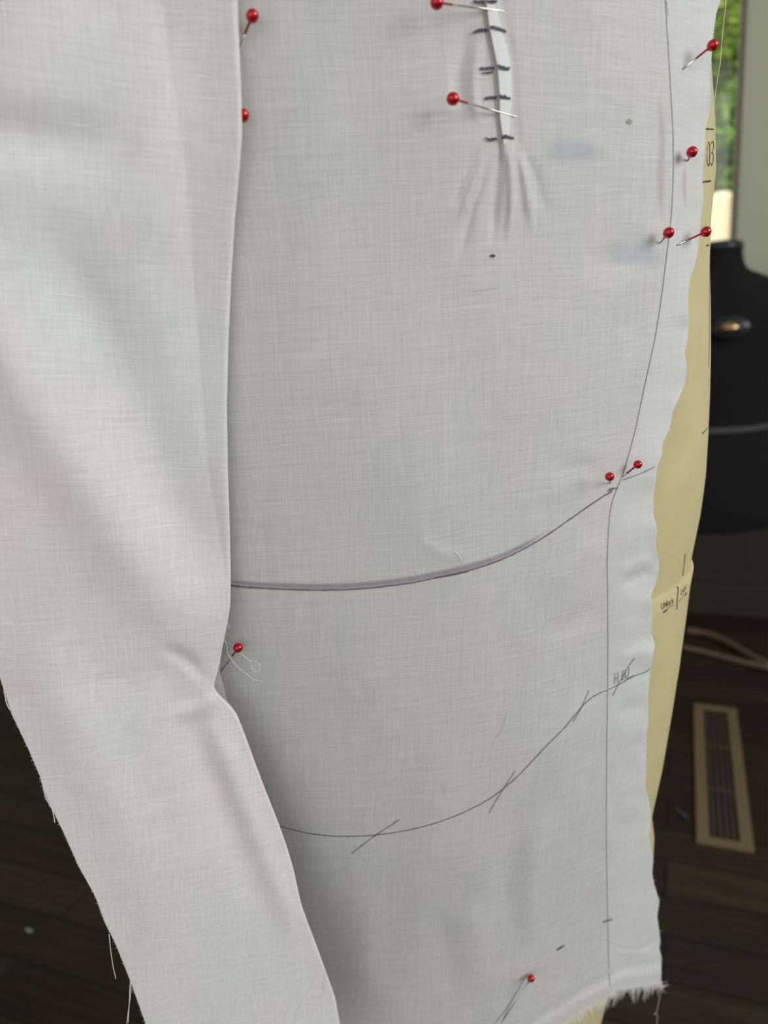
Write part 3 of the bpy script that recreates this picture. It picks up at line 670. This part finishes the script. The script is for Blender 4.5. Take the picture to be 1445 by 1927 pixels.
for mks in ([([(570, 8), (620, 18), (672, 16)], [6, 8, 7]), ([(690, 12), (750, 14), (806, 12)], [7, 8, 5])],
            [([(572, 320), (630, 292), (710, 290)], [4, 8, 8]), ([(735, 262), (800, 272), (890, 310)], [7, 9, 6])],
            [([(636, 668), (700, 662), (775, 660)], [7, 7, 6]), ([(650, 705), (710, 706), (765, 700)], [2, 4, 3]), ([(806, 632), (850, 655), (920, 672)], [7, 9, 7])],
            [([(680, 955), (740, 950), (798, 945)], [6, 7, 7]), ([(824, 930), (870, 942), (938, 958)], [7, 8, 4])],
            [([(680, 1340), (740, 1355), (800, 1345)], [3, 7, 6]), ([(848, 1328), (900, 1328), (972, 1345)], [8, 8, 4])]):
    put('dart_tick', [mark('', [zd(*p) for p in pts], wd, None, jitter=.5, lift=.0008) for pts, wd in mks], m_marker)
# the tucked cloth of the dart: three layers thick, its window-lit brightness also put into the whiter colour
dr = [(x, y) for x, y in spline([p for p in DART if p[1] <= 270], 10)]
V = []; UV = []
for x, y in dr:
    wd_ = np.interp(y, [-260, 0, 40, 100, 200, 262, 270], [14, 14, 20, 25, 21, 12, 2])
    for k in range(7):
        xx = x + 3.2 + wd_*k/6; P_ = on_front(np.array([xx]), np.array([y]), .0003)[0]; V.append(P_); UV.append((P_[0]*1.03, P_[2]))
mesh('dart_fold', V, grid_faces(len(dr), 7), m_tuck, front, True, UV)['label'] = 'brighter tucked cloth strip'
put('dart_crease_shade', [mark('', [(x-.5, y) for x, y in DART if y < 290], 3.2, None, lift=.0007)], m_crease_shade)  # shade along the tuck's lip, painted on as a dark strip
put('dart_point_dot', [mark('', [(922, 481), (927, 481.5), (932, 482)], [3, 9, 4], None)], m_marker)
put('brown_spot', [mark('', [(1178, 230), (1181, 229.5), (1184, 229), (1187, 229), (1190, 229.5)], [3, 13, 16, 13, 3], None)], m_brown)
put('pink_stain', [mark('', [(1240, 170), (1246, 260), (1243, 350), (1245, 420)], [14, 20, 22, 12], None, lift=.0003)], m_pink)
0 and put('pink_stain', [mark('', [(560, 60), (650, 90), (760, 60)], [60, 110, 70], None, lift=.0003)], m_pink)
put('blue_stain', [mark('', [(1020, 290), (1060, 282), (1100, 284), (1150, 292)], [50, 66, 60, 40], None, lift=.0003)], m_blue)
put('blue_stain', [mark('', [(1135, 474), (1170, 476), (1210, 480), (1256, 486)], [64, 66, 66, 56], None, lift=.0003)], m_blue)
put('blue_stain', [mark('', [(880, 549), (915, 545), (948, 540)], [3, 7, 3], None)], m_blue)
put('blue_stain', [mark('', [(925, 1398), (945, 1370), (955, 1330)], [4, 8, 4], None)], m_blue)
put('pink_stain', [mark('', [(1290, 300), (1288, 340), (1290, 400)], [8, 14, 8], None, fn=on_side, lift=.0005)], m_pink, side)

# frayed edges
def frays(ys, lo, hi, outx, outy, base, fn, rad=.00008):
    L_ = []
    for (x, y) in base:
        n = rng.uniform(lo, hi); a = outx+rng.normal()*.35; b = outy+rng.normal()*.35
        q = [(x-2*a, y-2*b), (x+n*.5*a, y+n*.5*b), (x+n*a+rng.normal()*1.5, y+n*b+rng.normal()*1.5)]
        P = fn(np.array([c[0] for c in q]), np.array([c[1] for c in q]), .0)
        L_.append((list(P), [rad, rad*.9, rad*.5]))
    return L_
base = [(float(edge_x(y)), y) for y in np.arange(-40, 1850, 2.6) if rng.random() < .55]
L_ = frays(None, 1, 3.6, 1, .05, base, on_side, .00006)
o = tubes('frayed_edge', L_, m_thread, side, 4); o['kind'] = 'stuff'
L_ = []
for x in np.arange(1150, 1246, .55):
    y = float(hem_y(x)); clump = .5+.5*math.sin(x*.33+math.sin(x*.11)*2); n = 8+26*clump*rng.uniform(.6, 1)
    lean = -.12*math.sin(x*.33+1.4)+rng.normal()*.06-.1
    q = [(x, y-3), (x+lean*n*.5, y+n*.5), (x+lean*n*1.1+rng.normal()*1.2, y+n)]
    P = on_side(np.array([c[0] for c in q]), np.array([min(c[1], y) for c in q])); D = raydir([c[0] for c in q], [c[1] for c in q])
    P0 = np.linalg.norm(P[0]-CAM)/np.linalg.norm(D[0]); L_.append(([CAM+D[k]*(P0+.0) for k in range(3)], [.00009, .00008, .00004]))
for _ in range(26):   # the tuft at the corner
    a = rng.uniform(-.5, 1.9); n = rng.uniform(6, 20); x, y = 1238+rng.uniform(-6, 4), 1852+rng.uniform(-3, 6)
    D = raydir([x, x+n*math.cos(a)*.6, x+n*math.cos(a)], [y, y+n*math.sin(a)*.6+1, y+n*math.sin(a)]); L_.append(([CAM+D[k]*(P0) for k in range(3)], [.00009, .00008, .00004]))
o = tubes('hem_fringe', L_, m_thread, side, 4); o['kind'] = 'stuff'
L_ = []
for x in np.arange(1000, 1152, .6):
    y = float(hem_y(x)); clump = .5+.5*math.sin(x*.29+math.sin(x*.13)*2); n = 7+20*clump*rng.uniform(.6, 1); lean = .25+rng.normal()*.12
    q = [(x, y-3), (x+lean*n*.5, y+n*.5), (x+lean*n+rng.normal(), y+n)]
    P = on_front(np.array([x]), np.array([y-3])); D = raydir([c[0] for c in q], [c[1] for c in q]); P0f = np.linalg.norm(P[0]-CAM)/np.linalg.norm(D[0])
    L_.append(([CAM+D[k]*P0f for k in range(3)], [.00009, .00008, .00004]))
o = tubes('hem_fringe', L_, m_thread, front, 4); o['kind'] = 'stuff'

def thread(pts, dep, rad, parent, n=8):
    q = spline([(x, y, d) for (x, y), d in zip(pts, dep)], n)
    return tube('loose_thread', list(unproj(q[:, 0], q[:, 1], q[:, 2])), rad, m_thread, parent, 6)
def dz(x, y, fn=on_side, lift=.0006):
    P = fn(np.array([x]), np.array([y]), lift)[0]; return float((P-CAM)@CF)
d0 = dz(1340, 90)
thread([(1366, -60), (1366, 0), (1362, 40), (1358, 80), (1355, 118), (1349, 155), (1345, 185), (1342.5, 201)], np.linspace(d0-.004, d0+.004, 8), .00010, side)
thread([(1342.5, 201), (1340, 215), (1336, 235), (1332, 265), (1331, 285), (1327, 315), (1324, 322)], [float((hit_form(x, y)-CAM)@CF)-.0012 for x, y in [(1341, 206), (1339, 215), (1336, 235), (1332, 265), (1331, 285), (1327, 315), (1324, 322)]], .00007, side)
dh = (unproj(1238, 1855, 1)-CAM)@CF; dh = dz(1238, 1845)
thread([(1236, 1856), (1237, 1868), (1241, 1880), (1238, 1890), (1236, 1903), (1231, 1909), (1237, 1910), (1236, 1925), (1238, 1960)], [dh]*9, .00010, side, 5)
dl = dz(440, 1200, on_front, .004)
thread([(419, 1200), (424, 1207), (436, 1214), (446, 1223), (462, 1237), (471, 1245), (474, 1257), (482, 1264), (488, 1260), (489.5, 1253), (484, 1246), (474, 1244), (470, 1244)], [dl+.0015]*5+[dl+.002]*8, .000085, front)
thread([(420, 1201), (427, 1215), (428, 1228), (437, 1243), (452, 1259), (466, 1270), (477, 1279), (489, 1281), (495, 1282.5)], [dl-.001]*9, .000085, front)
thread([(431, 1088), (437, 1098), (439, 1112), (437, 1132)], [dl-.003]*4, .00008, front)
thread([(427, 1168), (430, 1176), (431, 1183), (429, 1182)], [dl-.003]*4, .00008, front)
put('loose_thread', [mark('', [(853, 1036), (862, 1044), (870, 1057)], 1.8, None)], m_thread)
lt = thread([(1128, 1765), (1142, 1767), (1158, 1775), (1180, 1779), (1205, 1776), (1230, 1763)], [dz(x, y, on_side, .003) for x, y in [(1128, 1765), (1142, 1767), (1158, 1775), (1180, 1779), (1205, 1776), (1230, 1763)]], .00009, side)

# ------------------------------------------------------------------ the loose flap at the left
FR = [(444, -300), (444, 0), (448, 100), (452, 200), (453, 250), (447, 330), (439, 420), (433, 520), (428, 640), (425, 760), (427, 880), (431, 1000), (433, 1090), (432, 1145), (425, 1185), (418.5, 1216), (412, 1253), (406, 1276), (400.5, 1297), (412, 1312), (433, 1331), (445, 1347), (462, 1390), (480, 1440), (500, 1492), (525, 1555), (541, 1600), (553, 1641), (567, 1705), (577, 1733), (599, 1791), (618, 1843), (632, 1882), (640, 1927), (650, 2060)]
FL = [(-330, -300), (-330, 500), (-200, 820), (-90, 1060), (-30, 1205), (0, 1275), (21, 1341), (53, 1408), (75.5, 1461), (86, 1503), (102, 1531), (119.5, 1566), (147.6, 1629.5), (179, 1686), (197, 1735), (218, 1777), (246, 1847), (270.6, 1917), (320, 2060)]
def flx(y): return np.interp(y, [p[1] for p in FL], [p[0] for p in FL])
def frx(y):
    v = lambda q: np.interp(q, [p[1] for p in FR], [p[0] for p in FR])
    return (v(y-7)+2*v(y)+v(y+7))/4 - 6
def F2(X, Z):
    xr = np.interp(Z, [.55, .7, .82, .9, 1.0], [-.02, -.045, -.062, -.062, -.055])
    Yr = F(xr, np.maximum(Z, .5)) - np.interp(Z, [.55, .65, .75, .82, .95, 1.05], [.030, .024, .014, .009, .009, .009])
    d = np.maximum(xr-X, 0)
    return Yr - .30*d + .6*d*d
def disp_flap(x, y):
    h = vnoise(x+y*.3, y, 150, 500, 21)*.0022 + vnoise(x+y*.4, y, 70, 260, 22)*.0008
    for poly, wd, am in [([(-180, 380), (-60, 560), (60, 760), (190, 960), (320, 1150), (430, 1310)], 70, .0046), ([(20, 320), (110, 480), (200, 640), (290, 860), (370, 1050), (420, 1160)], 70, -.0045),
                         ([(330, 60), (300, 300), (270, 520)], 60, .002), ([(-200, 260), (0, 250), (120, 270), (280, 260)], 60, -.003),
                         ([(370, 1290), (430, 1440), (510, 1640), (600, 1860)], 26, .003), ([(300, 1200), (360, 1350), (430, 1540), (520, 1760)], 45, -.0025),
                         ([(560, 1700), (575, 1800), (580, 1900)], 14, -.0007), ([(20, 1150), (120, 1330), (230, 1560), (330, 1850)], 60, .003),
                         ([(395, 1290), (350, 1240), (290, 1215)], 14, -.0016), ([(410, 1300), (380, 1330), (300, 1350)], 16, .0016)]:
        h += fold(x, y, poly, wd, am)
    return h
def push2(P, h):
    return push(P, h)
def on_flap(x, y, lift=0.): x = np.asarray(x, float); y = np.asarray(y, float); return push2(hit(x, y, F2), disp_flap(x, y)+lift)
nc, nr = 230, 560
s = np.linspace(0, 1, nc); t = np.linspace(0, 1, nr); S, T = np.meshgrid(s, t)
xt = -260+S*710; yt = 37-.617*xt; Yg = yt+(2050-yt)*T; Xg = flx(Yg)*(1-S)+frx(Yg)*S
Pf = on_flap(Xg, Yg)
cols = [Pf]; rad = .0011; e = Pf[:, -1]
for ph in np.linspace(0, math.pi, 8)[1:]:
    cols.append((e + np.array([rad*math.sin(ph), rad*(1-math.cos(ph)), 0]))[:, None])
back = cols[-1][:, 0]
for k in range(1, 9): cols.append((back + np.array([-.0025*k, .0002*k, 0]))[:, None])
Pf = np.concatenate(cols, 1); Xf = np.zeros(Pf.shape[:2])
# top edge rolls back over
top = Pf[0]; rows = []
for k, ph in enumerate(np.linspace(0, math.pi*.9, 7)[1:]): rows.append(top + np.array([0, .0015*(1-math.cos(ph)), .0015*math.sin(ph)]))
last = rows[-1]
for k in range(1, 6): rows.append(last + np.array([0, .0006*k, -.003*k]))
Pf = np.concatenate([np.array(rows[::-1]), Pf], 0)
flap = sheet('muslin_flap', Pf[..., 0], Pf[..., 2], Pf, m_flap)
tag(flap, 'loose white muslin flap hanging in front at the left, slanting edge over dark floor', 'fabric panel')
# second layer that peeks out under the fold
V = []
ul = spline([(418, 1225), (414, 1262), (420, 1288), (427, 1316), (438, 1338), (452, 1366), (470, 1410)], 6)
for x, y in ul:
    for k in range(6):
        P = on_front(np.array([x-k*9.]), np.array([y]), .0014+.0006*k)[0]; V.append(P)
UV = [(v[0], v[2]) for v in V]
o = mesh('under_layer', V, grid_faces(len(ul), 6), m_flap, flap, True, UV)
# threads of the flap
def fthread(pts, rad, lift=.0006, clampx=True):
    q = spline(pts, 8); d = [float((on_flap(np.array([x]), np.array([y]), lift)[0]-CAM)@CF) for x, y in pts]
    dd = spline([(v,) for v in d], 8)[:, 0]; return tube('loose_thread', list(unproj(q[:, 0], q[:, 1], dd)), rad, m_thread, flap, 6)
fthread([(205, 1758), (208, 1785), (212, 1815), (218, 1842)], .00016)
fthread([(246, 1840), (244, 1862), (243, 1890), (238, 1930)], .00016); fthread([(247, 1845), (246, 1870), (243, 1892), (241, 1925)], .00014)
fthread([(88, 1492), (96, 1515), (101, 1535), (103, 1548)], .00018); fthread([(8, 1300), (12, 1322), (18, 1335)], .00018)
fthread([(594, 1838), (588, 1850), (575, 1873), (562, 1895), (556, 1910), (554, 1935)], .00012, .0004)
fthread([(615, 1836), (618, 1846), (619, 1856)], .00009, .002); fthread([(607, 1848), (610, 1866)], .00009)
base = [(float(flx(y)), y) for y in np.arange(1240, 1990, 2.2)]
L_ = []
for x, y in base:
    if rng.random() < .45: continue
    n = rng.uniform(.8, 3.); a = -1+rng.normal()*.3; b = .3+rng.normal()*.6
    P = on_flap(np.array([x+2, x+n*a]), np.array([y, y+n*b])); L_.append((list(P), [.0001, .00005]))
o = tubes('frayed_edge', L_, m_thread, flap, 4); o['kind'] = 'stuff'

# ------------------------------------------------------------------ pins
def sphere_geo(c, r, ax, squash=1., n=24, m=16):
    ax = ax/np.linalg.norm(ax); s = np.cross(ax, [0, 0, 1.]); s /= np.linalg.norm(s); b = np.cross(ax, s); V = [c-ax*r*squash]
    for i in range(1, m):
        ph = -math.pi/2+math.pi*i/m
        for k in range(n):
            th = 2*math.pi*k/n; V.append(c+ax*r*squash*math.sin(ph)+(s*math.cos(th)+b*math.sin(th))*r*math.cos(ph))
    V.append(c+ax*r*squash); Fc = []
    for k in range(n): Fc.append((0, 1+(k+1) % n, 1+k))
    for i in range(m-2):
        for k in range(n): a = 1+i*n; Fc.append((a+k, a+(k+1) % n, a+n+(k+1) % n, a+n+k))
    e = len(V)-1; a = 1+(m-2)*n
    for k in range(n): Fc.append((a+k, a+(k+1) % n, e))
    return V, Fc
def pin(hx, hy, ex, ey, dia, fn, lift, label, red=.4, ext=.006, bury=.0):
    E = fn(np.array([ex]), np.array([ey]), .0001)[0]
    S0 = fn(np.array([hx]), np.array([hy]), .0)[0]; d0 = float((S0-CAM)@CF)-lift
    Hc = unproj(hx, hy, d0); r = dia/2*d0/FPX; r = min(max(r, .0017), .0023)
    ax = Hc-E; ln = np.linalg.norm(ax); ax /= ln
    t = empty('straight_pin', tuple(E)); tag(t, label, 'pin', 'red-headed dressmaking pins')
    V, Fc = sphere_geo(Hc, r, ax, 1.04); mesh('head', V, Fc, m_red, t)
    nk = Hc-ax*(r*.9); k2 = Hc-ax*max(r*1.3, r+(ln-r)*red)
    V, Fc = tube_geo([nk+ax*r*.3, nk, Hc-ax*(r*1.25), k2], [.00065, .0006, .00040, .00036], 12); mesh('neck', V, Fc, m_redneck, t)
    # the shaft runs on under the cloth, slanting away
    tip = E-ax*ext
    V, Fc = tube_geo([k2+ax*.0004, E, tip-ax*.002, tip-ax*.004], [.00030, .00030, .00028, .00004], 12); mesh('shaft', V, Fc, m_steel, t)
pin(475, 30, 447, 96, 24, on_front, .004, 'red-headed pin beside the flap fold, highest at the left')
pin(457, 217, 441, 262, 24, on_front, .0036, 'red-headed pin half hidden by the flap fold, below the first one', .3)
pin(822, 5, 924, 18, 25, on_front, .007, 'red-headed pin across the upper end of the dart, cut by the top of the photo', .2)
pin(852, 186, 943, 212, 24, on_front, .007, 'red-headed pin across the dart just above its lowest tick mark', .22)
pin(1341, 85, 1283, 131, 20.5, on_side, .012, 'red-headed pin at the frayed edge against the green window view', .45)
pin(1302, 286, 1294, 303, 20.5, on_side, .007, 'red-headed pin pointing at the viewer, on the side panel beside the printed number', .8)
pin(1258, 438, 1241, 458, 20.5, on_front, .008, 'red-headed pin standing on the seam line, left one of a level pair', .35)
pin(1328, 436, 1272, 462, 19.5, on_side, .010, 'red-headed pin lying over the frayed edge, right one of a level pair', .5)
pin(1147, 897, 1148, 909, 17.5, on_front, .012, 'red-headed pin just left of the seam, where the purple line meets it', .75)
pin(1200, 874, 1172, 897, 16, on_side, .006, 'red-headed pin just right of the seam, where the purple line meets it', .65)
pin(448, 1219, 415, 1265, 18.5, on_front, .006, 'red-headed pin beside the looped loose thread at the flap edge', .25)
pin(999, 1841, 945, 1921, 14, on_front, .006, 'red-headed pin near the hem, lowest of all', .06)
